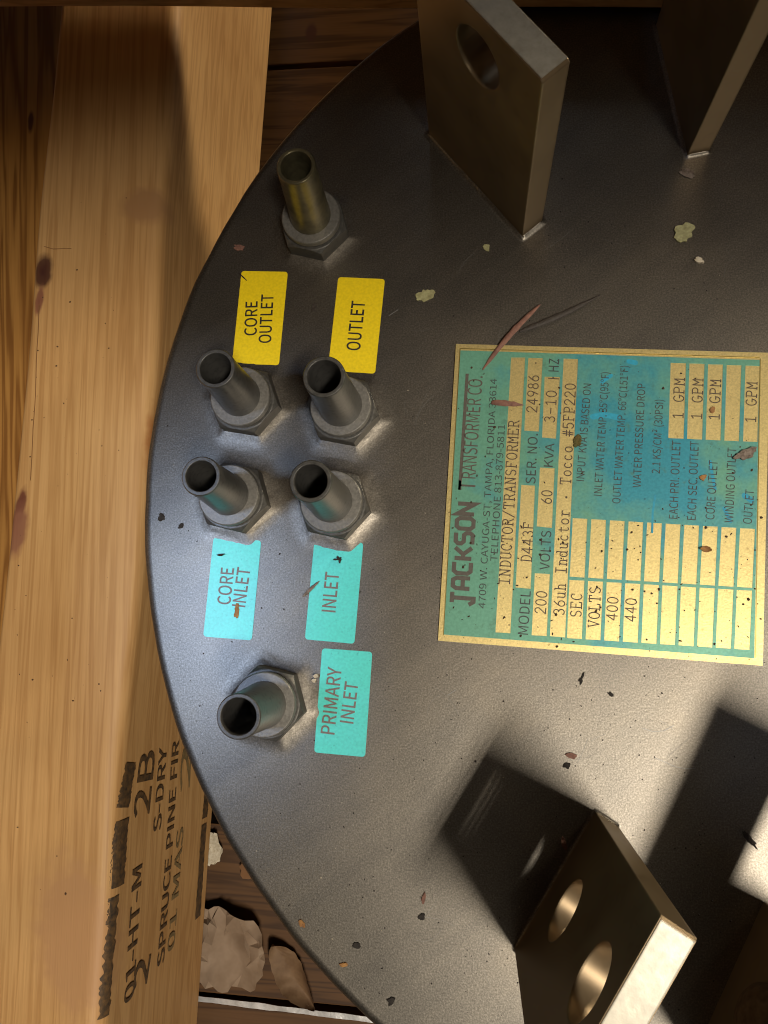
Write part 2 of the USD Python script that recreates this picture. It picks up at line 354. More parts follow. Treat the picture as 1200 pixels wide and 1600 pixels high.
GL = {   # a light typewriter letter with slab feet, drawn as strokes in a box 0.62 wide and 1 high
    'I': [sf(.1, .5, 0), sf(.1, .5, 1), [(.3, 0), (.3, 1)]],
    'N': [[(.1, 0), (.1, 1), (.52, 0), (.52, 1)], sf(0, .2, 0), sf(0, .1, 1), sf(.42, .62, 1)],
    'D': [[(.08, 0), (.3, 0)] + arc(.3, .5, .28, .5, -90, 90) + [(.08, 1)], [(.15, 0), (.15, 1)]],
    'U': [[(.1, 1), (.1, .3)] + arc(.31, .25, .21, .25, 180, 360) + [(.52, 1)], sf(0, .2, 1), sf(.42, .62, 1)],
    'C': [arc(.33, .5, .27, .5, 50, 310, 18), [(.52, .72), (.52, .95)]],
    'T': [[(.3, 0), (.3, 1)], [(.03, .8), (.03, 1), (.57, 1), (.57, .8)], sf(.18, .42, 0)],
    'O': [arc(.31, .5, .27, .5, 0, 360, 22)],
    'R': [[(.12, 0), (.12, 1)], [(.02, 1), (.36, 1)] + arc(.36, .76, .17, .24, 90, -90, 9) + [(.12, .52)], [(.36, .52), (.56, 0), (.62, 0)], sf(.02, .24, 0)],
    '/': [[(.05, -.1), (.55, 1.1)]],
    'A': [[(.08, 0), (.31, 1), (.54, 0)], [(.16, .34), (.46, .34)], sf(0, .18, 0), sf(.44, .62, 0)],
    'S': [arc(.31, .75, .22, .25, 30, 270, 12) + arc(.31, .25, .23, .25, 90, -150, 12)],
    'F': [[(.12, 0), (.12, 1)], [(.02, 1), (.54, 1), (.54, .82)], [(.12, .53), (.4, .53)], sf(.02, .26, 0)],
    'M': [[(.08, 0), (.08, 1), (.31, .4), (.54, 1), (.54, 0)], sf(0, .18, 0), sf(.44, .62, 0)],
    'E': [[(.12, 0), (.12, 1)], [(.02, 1), (.54, 1), (.54, .82)], [(.12, .53), (.4, .53)], [(.02, 0), (.56, 0), (.56, .2)]],
    'V': [[(.06, 1), (.31, 0), (.56, 1)], sf(0, .16, 1), sf(.46, .62, 1)],
    'L': [[(.15, 0), (.15, 1)], [(.03, 0), (.56, 0), (.56, .22)], sf(.03, .28, 1)],
    'P': [[(.12, 0), (.12, 1)], [(.02, 1), (.36, 1)] + arc(.36, .74, .19, .26, 90, -90, 9) + [(.12, .48)], sf(.02, .28, 0)],
    'G': [arc(.33, .5, .27, .5, 50, 330, 18) + [(.56, .42)], sf(.36, .62, .42)],
    'K': [[(.12, 0), (.12, 1)], [(.54, 1), (.14, .45)], [(.26, .6), (.56, 0)]],
    'H': [[(.1, 0), (.1, 1)], [(.52, 0), (.52, 1)], [(.1, .5), (.52, .5)]],
    'Z': [[(.08, 1), (.54, 1), (.06, 0), (.56, 0)]],
    '0': [arc(.31, .5, .25, .5, 0, 360, 22)],
    '1': [[(.12, .82), (.31, 1), (.31, 0)], sf(.12, .5, 0)],
    '2': [arc(.31, .72, .23, .28, 170, -20, 10) + [(.06, 0), (.56, 0)]],
    '3': [arc(.29, .76, .2, .24, 150, -80, 10), arc(.29, .27, .24, .27, 80, -150, 12)],
    '4': [[(.42, 0), (.42, 1), (.04, .28), (.58, .28)]],
    '5': [[(.52, 1), (.14, 1), (.11, .55)] + arc(.29, .32, .25, .32, 120, -150, 14)],
    '6': [[(.46, 1), (.16, .6)] + arc(.31, .3, .24, .3, 150, 510, 22)],
    '8': [arc(.31, .76, .19, .24, 0, 360, 18), arc(.31, .27, .24, .27, 0, 360, 20)],
    '9': [arc(.31, .7, .24, .3, 0, 360, 22), [(.53, .6), (.3, .0)]],
    '-': [[(.08, .45), (.54, .45)]],
    '#': [[(.2, 0), (.3, 1)], [(.38, 0), (.48, 1)], sf(.05, .58, .35), sf(.08, .6, .65)],
    '.': [[(.29, .0), (.33, .0)]], '*': [[(.25, .3), (.35, .3), (.35, .4), (.25, .4), (.25, .3)]], ' ': [],
    'u': [[(.05, .68), (.13, .68), (.13, .2)] + arc(.3, .18, .17, .18, 180, 300, 8) + [(.47, .2)], [(.4, .68), (.47, .68), (.47, 0), (.57, 0)]],
    'h': [[(.03, 1), (.13, 1), (.13, 0)], arc(.3, .46, .17, .22, 180, 0, 9) + [(.47, 0)], sf(.03, .23, 0), sf(.37, .57, 0)],
    'n': [[(.03, .68), (.13, .68), (.13, 0)], arc(.3, .46, .17, .22, 180, 0, 9) + [(.47, 0)], sf(.03, .23, 0), sf(.37, .57, 0)],
    'd': [arc(.28, .34, .21, .34, 0, 360, 18), [(.39, 1), (.49, 1), (.49, 0), (.58, 0)]],
    'c': [arc(.3, .34, .22, .34, 45, 315, 14)],
    't': [[(.25, .9), (.25, .16)] + arc(.38, .14, .13, .14, 180, 330, 8), sf(.08, .48, .68)],
    'o': [arc(.3, .34, .23, .34, 0, 360, 18)],
    'r': [[(.06, .68), (.2, .68), (.2, 0)], arc(.4, .44, .2, .24, 180, 50, 9), sf(.06, .38, 0)],
}


def typed(text, length, cap, pen):
    adv = (length + 0.13 * length / max(1, len(text))) / len(text)
    out = []
    for i, ch in enumerate(text):
        for st in GL[ch]:
            pts = [(i * adv + x / 0.62 * adv * 0.84, y * cap) for x, y in st]
            out.append(LineString(pts).buffer(pen / 2, cap_style=1, join_style=1, quad_segs=2))
    return unary_union(out).simplify(0.02)


BLOCK = {   # square drawn logo capitals, box 0.9 wide
    'J': [[(.0, .0), (.22, -.28), (.45, -.28), (.45, 1)], [(.1, 1), (.85, 1)]],
    'A': [[(.05, 0), (.05, .8), (.2, 1), (.65, 1), (.8, .8), (.8, 0)], [(.05, .42), (.8, .42)]],
    'C': [[(.85, 1), (.22, 1), (.05, .82), (.05, .18), (.22, 0), (.85, 0)]],
    'K': [[(.05, 0), (.05, 1)], [(.82, 1), (.35, .5), (.85, 0)], [(.05, .5), (.4, .5)]],
    'S': [[(.82, 1), (.2, 1), (.05, .86), (.05, .66), (.2, .52), (.68, .52), (.82, .38), (.82, .14), (.68, 0), (.02, 0)]],
    'O': [[(.22, 0), (.05, .18), (.05, .82), (.22, 1), (.65, 1), (.82, .82), (.82, .18), (.65, 0), (.22, 0)]],
    'N': [[(.05, 0), (.05, 1), (.8, 0), (.8, 1)]],
}


def blocky(text, length, cap, pen):
    adv = length / (len(text) - 0.08)
    out = []
    for i, ch in enumerate(text):
        for st in BLOCK[ch]:
            out.append(LineString([(i * adv + x * adv * 0.92, y * cap) for x, y in st]).buffer(pen / 2, cap_style=2, join_style=2))
    return unary_union(out)


# ================================================================ the ground
gp = trimesh.creation.box(extents=(6000, 6000, 40)); gp.apply_translation([0, 0, -260])
obj('ground', gp, concrete, kind='structure', label='grey concrete floor under the wooden crate')

# ================================================================ the crate
crate = thing('wooden_crate', 'open pine crate of planed beams and boards around the grey transformer lid', 'crate')


def board(sections, n_round=5):
    """Lofts closed cross sections (lists of 3-D points) into a closed solid."""
    s = np.array(sections, float); k = s.shape[1]
    v = s.reshape(-1, 3); f = []
    for i in range(len(s) - 1):
        for q in range(k):
            r = (q + 1) % k
            f += [[i * k + q, i * k + r, (i + 1) * k + r], [i * k + q, (i + 1) * k + r, (i + 1) * k + q]]
    for q in range(1, k - 1):
        f += [[0, q + 1, q], [(len(s) - 1) * k, (len(s) - 1) * k + q, (len(s) - 1) * k + q + 1]]
    return outward(trimesh.Trimesh(v, f, process=False))


def section(quad, radii, n=6):
    """A rounded four-sided outline: quad in order, one radius per corner."""
    out = []
    q = np.array(quad, float)
    for i in range(4):
        p, a, b = q[i], q[i - 1], q[(i + 1) % 4]
        u, v = (a - p) / np.linalg.norm(a - p), (b - p) / np.linalg.norm(b - p)
        r = radii[i]
        for t in np.linspace(0, 1, n):
            out.append(p + u * r * (1 - t) ** 2 + v * r * t ** 2)
    return out


def line_x(p, q, y):
    return p[0] + (q[0] - p[0]) * (y - p[1]) / (q[1] - p[1])


BT, BB = -12.0, -118.0
TE = (at(272, 100, BT), at(188, 1200, BT)); LE = (at(92, 30, BT), at(0, 980, BT))
BE = ((-122.5, 330.0), (-148.5, -210.0))
secs = []
for y in np.linspace(-420, 420, 85):
    wob = 0.8 * math.sin(y * 0.021) + 0.5 * math.sin(y * 0.052 + 1)
    xt, xl, xb = line_x(*TE, y) + wob, line_x(*LE, y) + 0.5 * wob, line_x(*BE, y)
    sc = section([(xl, BT), (xt, BT), (xb, BB), (xl, BB)], [2.5, 7.5, 3.0, 3.0])
    secs.append([(p[0], y, p[1] + 0.5 * math.sin(y * 0.03 + p[0] * 0.05)) for p in sc])
beam = obj('beam', board(secs), pine, crate, label='long pale pine beam with a grade stamp left of the grey lid', smooth=40)


RB = 7.5


def side_pt(y, zz):
    k = (BT - zz) / (BT - BB)
    dn = max(0.0, BT - zz)
    inward = RB * (1 - math.sqrt(dn / RB)) ** 2 if dn < RB else 0.0
    wob = 0.8 * math.sin(y * 0.021) + 0.5 * math.sin(y * 0.052 + 1)
    xt = line_x(*TE, y) + wob
    return np.array([xt * (1 - k) + line_x(*BE, y) * k - inward + 0.4, y, zz])


def beam_ray(px, py):
    """Where that pixel's ray meets the beam's side face: (y, z)."""
    lo, hi = BB, BT - 0.05
    for _ in range(50):
        mid = (lo + hi) / 2
        p = at(px, py, mid)
        if p[0] > side_pt(p[1], mid)[0]: hi = mid
        else: lo = mid
    p = at(px, py, lo)
    return np.array([p[1], lo])


def on_side(t):
    """Lifts a flat drawing whose x is along the beam and y is height onto the beam's side face."""
    v = t.vertices
    w = np.array([side_pt(a, min(b, BT - 0.3)) + [0.1 * c, 0, 0.06 * c] for a, b, c in v])
    # follow the rounded arris near the top
    return trimesh.Trimesh(w, t.faces, process=False)


def strip(a, b, h, seed, gaps):
    r = np.random.default_rng(seed)
    n, k = 60, 9
    ax = (b - a) / np.linalg.norm(b - a); nr = np.array([-ax[1], ax[0]])
    up_, dn_ = (np.convolve(r.uniform(-0.12 - gaps, 0.06, n + 2), [.25, .5, .25], 'valid') for _ in range(2))
    v, f = [], []
    for i in range(n):
        c = a + (b - a) * i / (n - 1)
        for j in range(k):
            t = j / (k - 1)
            q = c + nr * h * ((1 - t) * (-0.5 - dn_[i]) + t * (0.5 + up_[i]))
            v.append([q[0], q[1], 0.0])
    for i in range(n - 1):
        for j in range(k - 1):
            p = i * k + j
            f += [[p, p + k, p + k + 1], [p, p + k + 1, p + 1]]
    return trimesh.Trimesh(v, f, process=False)


def stamp(name, p0, p1, cap, text=None, material=stamp_mat, bold=True, seed=1, gaps=0.0, cap1=None):
    a, b = beam_ray(*p0), beam_ray(*p1)
    if text:
        L = np.linalg.norm(b - a)
        t = lay(sans(text, L, cap * 0.85, bold), a, b - a, 1.0, 0.0)
    else:
        for q in (a, b):
            q[1] = min(q[1], BT - 0.7 - cap * 0.56)
        t = strip(a, b, cap, seed, gaps)
    obj(name, on_side(t), material, beam)


stamp('stamp_bar', (194, 1262), (205, 1192), 9, seed=2)
stamp('stamp_bar', (180, 1388), (193, 1281), 9, seed=3)
stamp('stamp_bar', (163, 1590), (177, 1402), 6, seed=4, gaps=0.20)
stamp('stamp_lettering', (233, 1271), (243, 1173), 17, '2B')
stamp('stamp_lettering', (251, 1296), (261, 1167), 9, 'S-DRY')
stamp('stamp_lettering', (256, 1503), (280, 1157), 8.5, 'SPRUCE PINE FIR')
stamp('stamp_lettering', (296, 1230), (300, 1160), 13, '2', faint_stamp_mat)
stamp('stamp_lettering', (272, 1480), (287, 1292), 9, '01 MAS', faint_stamp_mat)
stamp('stamp_lettering', (209, 1556), (222, 1350), 10, '01-HT-M', stamp_mat)
stamp('stamp_lettering', (229, 1537), (236, 1492), 16, '2')
stamp('stamp_bar', (309, 1434), (319, 1288), 7, seed=6)
stamp('stamp_bar', (320, 1278), (324, 1230), 7, seed=7)

def on_top(pts, w):
    """A thin dark line that follows the beam's planed top."""
    t = extrude(LineString([at(*p, BT)[:2] for p in pts]).segmentize(3.0).buffer(w / 2, cap_style=1, quad_segs=2), 0.05)
    v = t.vertices.copy()
    v[:, 2] += BT + 0.5 * np.sin(v[:, 1] * 0.03 + v[:, 0] * 0.05) + 0.12
    return trimesh.Trimesh(v, t.faces, process=False)


crack_mat = plain('crack_shadow', (0.26, 0.12, 0.035), 0.8, vary=0.4, scale=200)
obj('crack', on_top([(62, 478), (60, 520), (57, 560), (55, 620), (51, 670), (49, 715), (47, 750)], 0.35), crack_mat, beam)
obj('crack', on_top([(70, 386), (84, 390), (112, 389)], 0.25), crack_mat, beam)

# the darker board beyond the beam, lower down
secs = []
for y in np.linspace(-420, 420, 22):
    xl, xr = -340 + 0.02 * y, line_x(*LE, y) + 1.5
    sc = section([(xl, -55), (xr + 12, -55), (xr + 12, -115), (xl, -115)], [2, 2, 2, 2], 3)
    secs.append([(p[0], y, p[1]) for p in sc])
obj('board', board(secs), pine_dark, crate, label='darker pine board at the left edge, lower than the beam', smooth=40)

ra, rb = at(0, 12, 3), at(1000, 15, 3)
secs = []
for x in np.linspace(-420, 560, 30):
    ry = ra[1] + (rb[1] - ra[1]) * (x - ra[0]) / (rb[0] - ra[0])
    sc = section([(ry + 44, 3), (ry + 44, 42), (ry, 42), (ry + 0.5 * math.sin(x * .03), 3)], [2, 2, 2, 1.5], 4)
    secs.append([(x, p[0], p[1]) for p in sc])
obj('rail', board(secs), pine_rail, crate, label='pine rail across the top over the grey lid', smooth=40)

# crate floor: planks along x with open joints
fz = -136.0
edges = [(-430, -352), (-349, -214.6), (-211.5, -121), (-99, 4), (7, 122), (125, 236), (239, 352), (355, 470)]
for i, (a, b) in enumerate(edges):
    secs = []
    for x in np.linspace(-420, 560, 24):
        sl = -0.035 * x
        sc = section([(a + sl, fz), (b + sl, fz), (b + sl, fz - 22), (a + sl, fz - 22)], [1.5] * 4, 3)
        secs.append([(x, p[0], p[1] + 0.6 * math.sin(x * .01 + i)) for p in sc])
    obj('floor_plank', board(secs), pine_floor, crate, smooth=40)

# unseen planks added to shade the upper lid, on added posts
for i in range(4):
    y0 = -14 + i * 128
    secs = []
    for x in np.linspace(-120, 640, 6):
        sc = section([(y0, 520), (y0 + 124, 520), (y0 + 124, 500), (y0, 500)], [2] * 4, 3)
        secs.append([(x, p[0], p[1]) for p in sc])
    obj('added_shade_plank', board(secs), shade_pine, crate, smooth=40)
for x0, y0, x1, y1, z0 in ((-262, -600, -66, -45, 478), (-262, -44, -121, 700, 478), (-520, -600, -338, 700, 478), (-338, 62, -262, 700, 478), (-338, -600, -262, -62, 478)):  # added overhead masks, their hole lets the blue light onto one patch
    secs = []
    for y in (y0, y1):
        sc = section([(x0 + .5, z0 + 20), (x1 - .5, z0 + 20), (x1 - .5, z0), (x0 + .5, z0)], [1.5] * 4, 3)
        secs.append([(p[0], y, p[1]) for p in sc])
    obj('added_shade_plank', board(secs), shade_pine, crate, smooth=40)
for z0, z1 in ((-136, 10), (13, 165), (168, 320), (323, 498)):  # unseen side planks added to keep the low light off the lid
    sc = [section([(600, z1), (618, z1), (618, z0), (600, z0)], [1.5] * 4, 3)] * 2
    obj('added_side_plank', board([[(p[0], y, p[1]) for p in q] for y, q in zip((-500, 428), sc)]), shade_pine, crate, smooth=40)
for px, py in ((-100, 470), (539, 200), (539, 30)):  # unseen posts added under the shade planks
    secs = []
    for z in (-136, 200, 499):
        sc = section([(px, py), (px + 60, py), (px + 60, py + 40), (px, py + 40)], [2] * 4, 3)
        secs.append([(p[0], p[1], z) for p in sc])
    obj('added_post', board(secs), pine, crate, smooth=40)

# ================================================================ the transformer
tr = thing('transformer', 'round dark grey transformer lid with tube fittings, terminal bars, coloured labels and nameplate', 'transformer')
DC, DR = np.array([117.9, 50.9]), 257.2
prof = [(0.0, 0.0), (60, 0), (120, 0), (180, 0), (220, 0), (DR - 4.2, 0.0), (DR - 2.8, -0.15), (DR - 1.6, -0.55), (DR - 0.7, -1.25), (DR - 0.2, -2.2), (DR, -3.4), (DR, -8.0)]
lid = lathe(prof + [(0.0, -8.0)], 420, DC)
# the rim is a little dented
v = lid.vertices; rad = np.linalg.norm(v[:, :2] - DC, axis=1); an = np.arctan2(v[:, 1] - DC[1], v[:, 0] - DC[0])
dent = (meshkit.fbm(np.stack([np.cos(an) * 14, np.sin(an) * 14, 0 * an], -1), 4, 3) - 0.5) * 1.3
k = np.clip((rad - DR + 10) / 10, 0, 1)
lid.vertices[:, :2] = DC + (v[:, :2] - DC) * (1 + (dent * k / np.maximum(rad, 1))[:, None])
lid_o = obj('lid', outward(lid), lid_mat, tr, smooth=35)
rim = lathe([(DR - 1.2, -8.2), (DR + 0.25, -8.2), (DR + 0.45, -9.2), (DR + 0.1, -10.4), (DR - 1.2, -10.6)], 420, DC, closed=True)
v = rim.vertices; rad = np.linalg.norm(v[:, :2] - DC, axis=1); an = np.arctan2(v[:, 1] - DC[1], v[:, 0] - DC[0])
dent = (meshkit.fbm(np.stack([np.cos(an) * 14, np.sin(an) * 14, 0 * an], -1), 4, 3) - 0.5) * 1.3 + (meshkit.fbm(np.stack([np.cos(an) * 60, np.sin(an) * 60, 0 * an], -1), 3, 9) - 0.5) * 0.8
rim.vertices[:, :2] = DC + (v[:, :2] - DC) * (1 + (dent / rad)[:, None])
obj('rim', outward(rim), worn_edge_mat, tr, smooth=35)
obj('tank', outward(lathe([(0, -10.7), (236, -10.7), (236, fz + 1), (0, fz + 1)], 120, DC)), lid_mat, tr, smooth=35)


def fillet(poly, reach, height, power=2.0, n=120, z0=0.06, noise=0.0, seed=0):
    """A concave bead that runs from the foot of an upright outline down onto the lid."""
    c = np.array(poly.centroid.coords[0])
    steps = np.linspace(-0.4, reach, 9)
    rings = []
    for s in steps:
        q = poly.buffer(s, quad_segs=12) if s > 0 else poly.buffer(s, join_style=2)
        ext = np.array(q.exterior.coords)
        L = LineString(ext)
        a = np.arange(n) * 2 * math.pi / n
        far = max(np.linalg.norm(ext - c, axis=1)) * 2
        pts = []
        for t in a:
            hit = L.intersection(LineString([c, c + far * np.array([math.cos(t), math.sin(t)])]))
            hh = np.array(hit.coords[0]) if hit.geom_type == 'Point' else np.array(list(hit.geoms)[0].coords[0])
            pts.append(hh)
        f = max(0.0, 1 - max(s, 0) / reach)
        z = z0 + (height - z0) * f ** power
        wob = noise * f * (meshkit.fbm(np.stack([np.cos(a) * 5, np.sin(a) * 5, np.full(n, s)], -1), 3, seed) - 0.5) if noise else 0
        rings.append(np.column_stack([np.array(pts), np.full(n, z) + wob]))
    v = np.vstack(rings); f = []
    for i in range(len(rings) - 1):
        for j in range(n):
            k = (j + 1) % n
            f += [[i * n + j, (i + 1) * n + j, (i + 1) * n + k], [i * n + j, (i + 1) * n + k, i * n + k]]
    return trimesh.Trimesh(v, f, process=False)


def fitting(px_ring, px_tip, r_tip, hexdeg, label, tmat=tube_mat, seed=0):
    c = at(*px_ring, 13.5)[:2]
    # the tube leans a little, as each does in the photograph: its mouth is where the photograph shows it
    best = min(np.arange(40, 60, 0.25), key=lambda z: np.linalg.norm(at(*px_tip, z)[:2] - c))
    tip = at(*px_tip, best)[:2]; H = best
    hexa = Polygon([c + 15.2 * np.array([math.cos(math.radians(hexdeg + 60 * i)), math.sin(math.radians(hexdeg + 60 * i))]) for i in range(6)])
    body = extrude(hexa, 9.2)
    # hexagon with its corners chamfered to a circle at the top
    import manifold3d as m3
    def man(t):
        t = t.copy(); t.merge_vertices()
        return m3.Manifold(m3.Mesh(np.asarray(t.vertices, np.float32), np.asarray(t.faces, np.uint32)))
    cone = outward(lathe([(0, -1), (17.5, -1), (17.5, 6.2), (15.2, 7.2), (13.3, 9.0), (0, 9.0)], 72, c))
    nut = man(body) ^ man(cone)
    groove = man(outward(lathe([(0, -0.5), (11.3, -0.5), (11.3, 10.4), (0, 10.4)], 72, c)))
    nut = nut + groove
    mm_ = nut.to_mesh()
    nm = trimesh.Trimesh(mm_.vert_properties[:, :3], mm_.tri_verts, process=False)
    nut_o = obj('hex_fitting', nm, nut_mat, tr, label=label, smooth=30)
    obj('collar', outward(lathe([(8.4, 10.0), (12.2, 10.0), (12.5, 10.3), (12.5, 12.6), (12.1, 13.1), (8.4, 13.1)], 72, c, closed=True)), collar_mat, nut_o, smooth=35)
    ri = r_tip - 1.75
    prof = [(r_tip + 1.15, 13.0), (r_tip + 1.1, 15.0), (r_tip + 0.8, 20), (r_tip + 0.1, H - 8), (r_tip, H - 0.5), (r_tip - 0.35, H), (ri + 0.3, H), (ri, H - 0.5), (ri, 2.0), (0.0, 2.0), (0.0, 1.2), (r_tip + 1.15, 1.2)]
    t = lathe(prof, 64, c)
    lean = (tip - c)
    kk = np.clip((t.vertices[:, 2] - 13) / (H - 13), 0, 1.05)
    t.vertices[:, :2] += lean * kk[:, None]
    obj('tube', outward(t), tmat, nut_o, smooth=35)
    obj('sealant_bead', fillet(hexa, 7.5, 1.15, 2.2, noise=0.35, seed=seed), lid_mat, nut_o, smooth=60)


fitting((484.8, 335.8), (462.3, 259), 7.5, -16, 'tube fitting with a worn brassy tube, nearest the top of the lid', brass_tube_mat, 1)
fitting((373.8, 618.2), (336.5, 575.2), 7.5, -11, 'tube fitting below the yellow CORE OUTLET label', seed=2)
fitting((531.4, 632.8), (506, 588.2), 7.75, -12, 'tube fitting below the yellow OUTLET label', seed=3)
fitting((355.8, 772.7), (313.8, 743.8), 7.3, -14, 'tube fitting above the turquoise CORE INLET label', seed=4)
fitting((516.4, 782.6), (485.2, 751.8), 7.5, -13, 'tube fitting above the turquoise INLET label', seed=5)
fitting((410.8, 1101.5), (372.5, 1119.5), 7.9, -14, 'tube fitting left of the turquoise PRIMARY INLET label', seed=6)


def bar(base, dirv, width, thick, height, holes, label, corner=4.0, slot=None, wreach=1.8, bolt=None):
    """An upright terminal bar: base = near corner of its visible face (mm), dirv along the face."""
    dv = np.array(dirv, float); dv /= np.linalg.norm(dv)
    nv = np.array([-dv[1], dv[0]]); nv = nv if nv[0] > 0 else -nv
    s = Polygon([(0, -0.5), (width, -0.5), (width, height - corner), (width - corner, height), (corner * 0.5, height), (0, height - corner * 0.5)])
    for u, z, r in holes:
        s = s.difference(Point(u, z).buffer(r, quad_segs=16))
    if slot is not None:
        s = s.difference(box(*slot))
    t = extrude(s, thick)
    v = t.vertices
    w = np.stack([base[0] + dv[0] * v[:, 0] + nv[0] * v[:, 2], base[1] + dv[1] * v[:, 0] + nv[1] * v[:, 2], v[:, 1]], 1)
    o = obj('terminal_bar', outward(trimesh.Trimesh(w, t.faces, process=False)), tab_mat, tr, label=label, smooth=30)
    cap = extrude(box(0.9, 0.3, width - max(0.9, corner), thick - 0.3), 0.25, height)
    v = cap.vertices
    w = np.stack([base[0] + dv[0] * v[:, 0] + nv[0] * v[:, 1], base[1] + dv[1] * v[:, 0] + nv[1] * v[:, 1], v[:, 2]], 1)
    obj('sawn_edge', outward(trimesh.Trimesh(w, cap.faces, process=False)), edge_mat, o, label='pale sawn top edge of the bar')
    if bolt is not None:
        q = min((at(*bolt, z) for z in np.arange(5, 100, 0.5)), key=lambda p: abs((p[:2] - base[:2]) @ nv))
        dome = lathe([(0, 6.0), (4, 5.8), (7.5, 4.9), (10, 3.0), (11.2, 0.6), (11.2, -0.5), (0, -0.5)], 40)
        vv = dome.vertices * (1 + 0.05 * (meshkit.fbm(dome.vertices * 0.25, 3, 4) - 0.5)[:, None])
        ww = np.stack([q[0] + dv[0] * vv[:, 0] - nv[0] * vv[:, 2], q[1] + dv[1] * vv[:, 0] - nv[1] * vv[:, 2], q[2] + vv[:, 1]], 1)
        obj('bolt_head', outward(trimesh.Trimesh(ww, dome.faces, process=False)), plain('rusty_bolt', (0.22, 0.135, 0.07), 0.7, metallic=0.2, color2=(0.10, 0.055, 0.025), scale=320, bump=0.8), o, smooth=40)
    if slot is None:
        b = np.array(base[:2])
        foot = Polygon([b, b + dv * width, b + dv * width + nv * thick, b + nv * thick])
        obj('weld_bead', fillet(foot, wreach, 0.5 * wreach, 1.8, n=200, noise=0.25 * wreach, seed=int(width)), lid_mat, o, smooth=60)
    return o


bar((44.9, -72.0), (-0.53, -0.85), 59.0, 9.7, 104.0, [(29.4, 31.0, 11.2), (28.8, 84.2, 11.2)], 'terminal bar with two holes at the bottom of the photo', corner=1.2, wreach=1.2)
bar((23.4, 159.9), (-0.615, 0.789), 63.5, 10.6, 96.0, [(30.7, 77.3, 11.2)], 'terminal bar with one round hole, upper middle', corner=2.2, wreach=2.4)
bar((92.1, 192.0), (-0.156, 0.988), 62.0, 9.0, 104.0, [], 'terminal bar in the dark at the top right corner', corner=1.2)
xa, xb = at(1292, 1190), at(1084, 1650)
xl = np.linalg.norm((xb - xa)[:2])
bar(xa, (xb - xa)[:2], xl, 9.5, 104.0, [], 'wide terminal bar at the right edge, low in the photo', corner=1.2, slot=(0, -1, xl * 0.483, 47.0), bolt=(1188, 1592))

# ---------------------------------------------------------------- labels
LD = np.array([math.cos(math.radians(-4.3)), math.sin(math.radians(-4.3))])     # across a label
LU = np.array([-LD[1], LD[0]])                                                  # the way its words read


def label_plate(center, w, h, material, lines, lab, dang=0.0, zoff=0.0):
    r = box(-h / 2, -w / 2, h / 2, w / 2).buffer(-1.3).buffer(1.3, quad_segs=5)
    ex = rot2(LU, dang)
    base = obj('label', place(r, center, ex, 0.14, 0.05 + zoff), material, tr, label=lab)
    for text, p0, p1, cap, inkm, bold in lines:
        a, b = at(*p0)[:2], at(*p1)[:2]
        t = lay(sans(text, np.linalg.norm(b - a), cap, bold), a, b - a, 0.05, 0.21 + zoff)
        obj('lettering', t, inkm, base)
    return base


label_plate((-89.6, 129.6), 20.8, 42.2, yellow_mat, [('CORE', (401, 524), (402.7, 471), 5.4, ink_mat, True), ('OUTLET', (423.5, 536), (427.5, 460), 5.4, ink_mat, True)], 'yellow label reading CORE OUTLET')
label_plate((-47.3, 124.4), 20.4, 42.0, yellow_mat, [('OUTLET', (562.5, 548), (570.5, 471), 5.8, ink_mat, True)], 'yellow label reading OUTLET', -1.4)
label_plate((-98.7, 12.6), 20.6, 41.1, teal_mat, [('CORE', (360, 945), (366, 888), 5.6, brown_ink_mat, True), ('INLET', (383, 949), (391.5, 888), 5.6, brown_ink_mat, True)], 'turquoise label reading CORE INLET, stained orange')
label_plate((-55.9, 11.4), 20.4, 41.0, teal_mat, [('INLET', (524, 957), (530, 895), 5.7, brown_ink_mat, True)], 'turquoise label reading INLET', -0.6)
label_plate((-51.8, -32.8), 20.5, 40.9, teal_mat, [('PRIMARY', (522.5, 1148), (534, 1044), 5.6, brown_ink_mat, True), ('INLET', (552, 1131), (560, 1067), 5.4, brown_ink_mat, True)], 'turquoise label reading PRIMARY INLET', 0.4)

# ---------------------------------------------------------------- nameplate
pc = [at(*p)[:2] for p in ((684.5, 1001), (1190.5, 1040), (1201.5, 552.5), (712.5, 538.5))]     # from the bottom left, counter-clockwise
plate = obj('nameplate', extrude(Polygon(pc).buffer(-0.3).buffer(0.3), 0.9, 0.05), brass_mat, tr, label='square brass nameplate printed turquoise with typed boxes')
UA = (pc[1] - pc[0]) / np.linalg.norm(pc[1] - pc[0]); VA = (pc[3] - pc[0]) / np.linalg.norm(pc[3] - pc[0])


def quad(*pts):
    return Polygon([at(*p, 1.0)[:2] for p in pts])


field = quad((693.5, 991.5), (1178.5, 1028.5), (1187, 562.5), (719.5, 547.5))
boxes = [quad((798.7, 558.7), (820.7, 558.7), (797.5, 989.5), (774.2, 988)),
         quad((825.5, 559.2), (848, 559.5), (842, 674.2), (819.2, 673)), quad((814.5, 757.5), (836, 759), (829.2, 920), (805.7, 918)),
         quad((851, 588.7), (875, 589), (868.7, 685.5), (847, 683.7)), quad((843.7, 730.7), (866.7, 731.7), (862.5, 825), (838.7, 822.5)), quad((835.7, 895.7), (859.2, 897), (854.2, 994), (830.7, 992.5)),
         quad((880.7, 560.5), (903.2, 561), (883, 996), (859.2, 994))]
for j in range(10):                                # the ten rows of the table
    x0, x1 = 894.3 + 29.05 * j, 917.8 + 29.1 * j
    e = j * 1.75
    boxes.append(quad((x0 + .7, 809.5 + e), (x1, 810.8 + e), (x1 - 4.3, 902.5 + e * 1.02), (x0 - 4.2, 901 + e * 1.02)))
    boxes.append(quad((x0 - 4.5, 906 + e), (x1 - 4.6, 907.3 + e), (x1 - 8.6, 998.5 + e * 1.08), (x0 - 8.3, 997 + e * 1.08)))
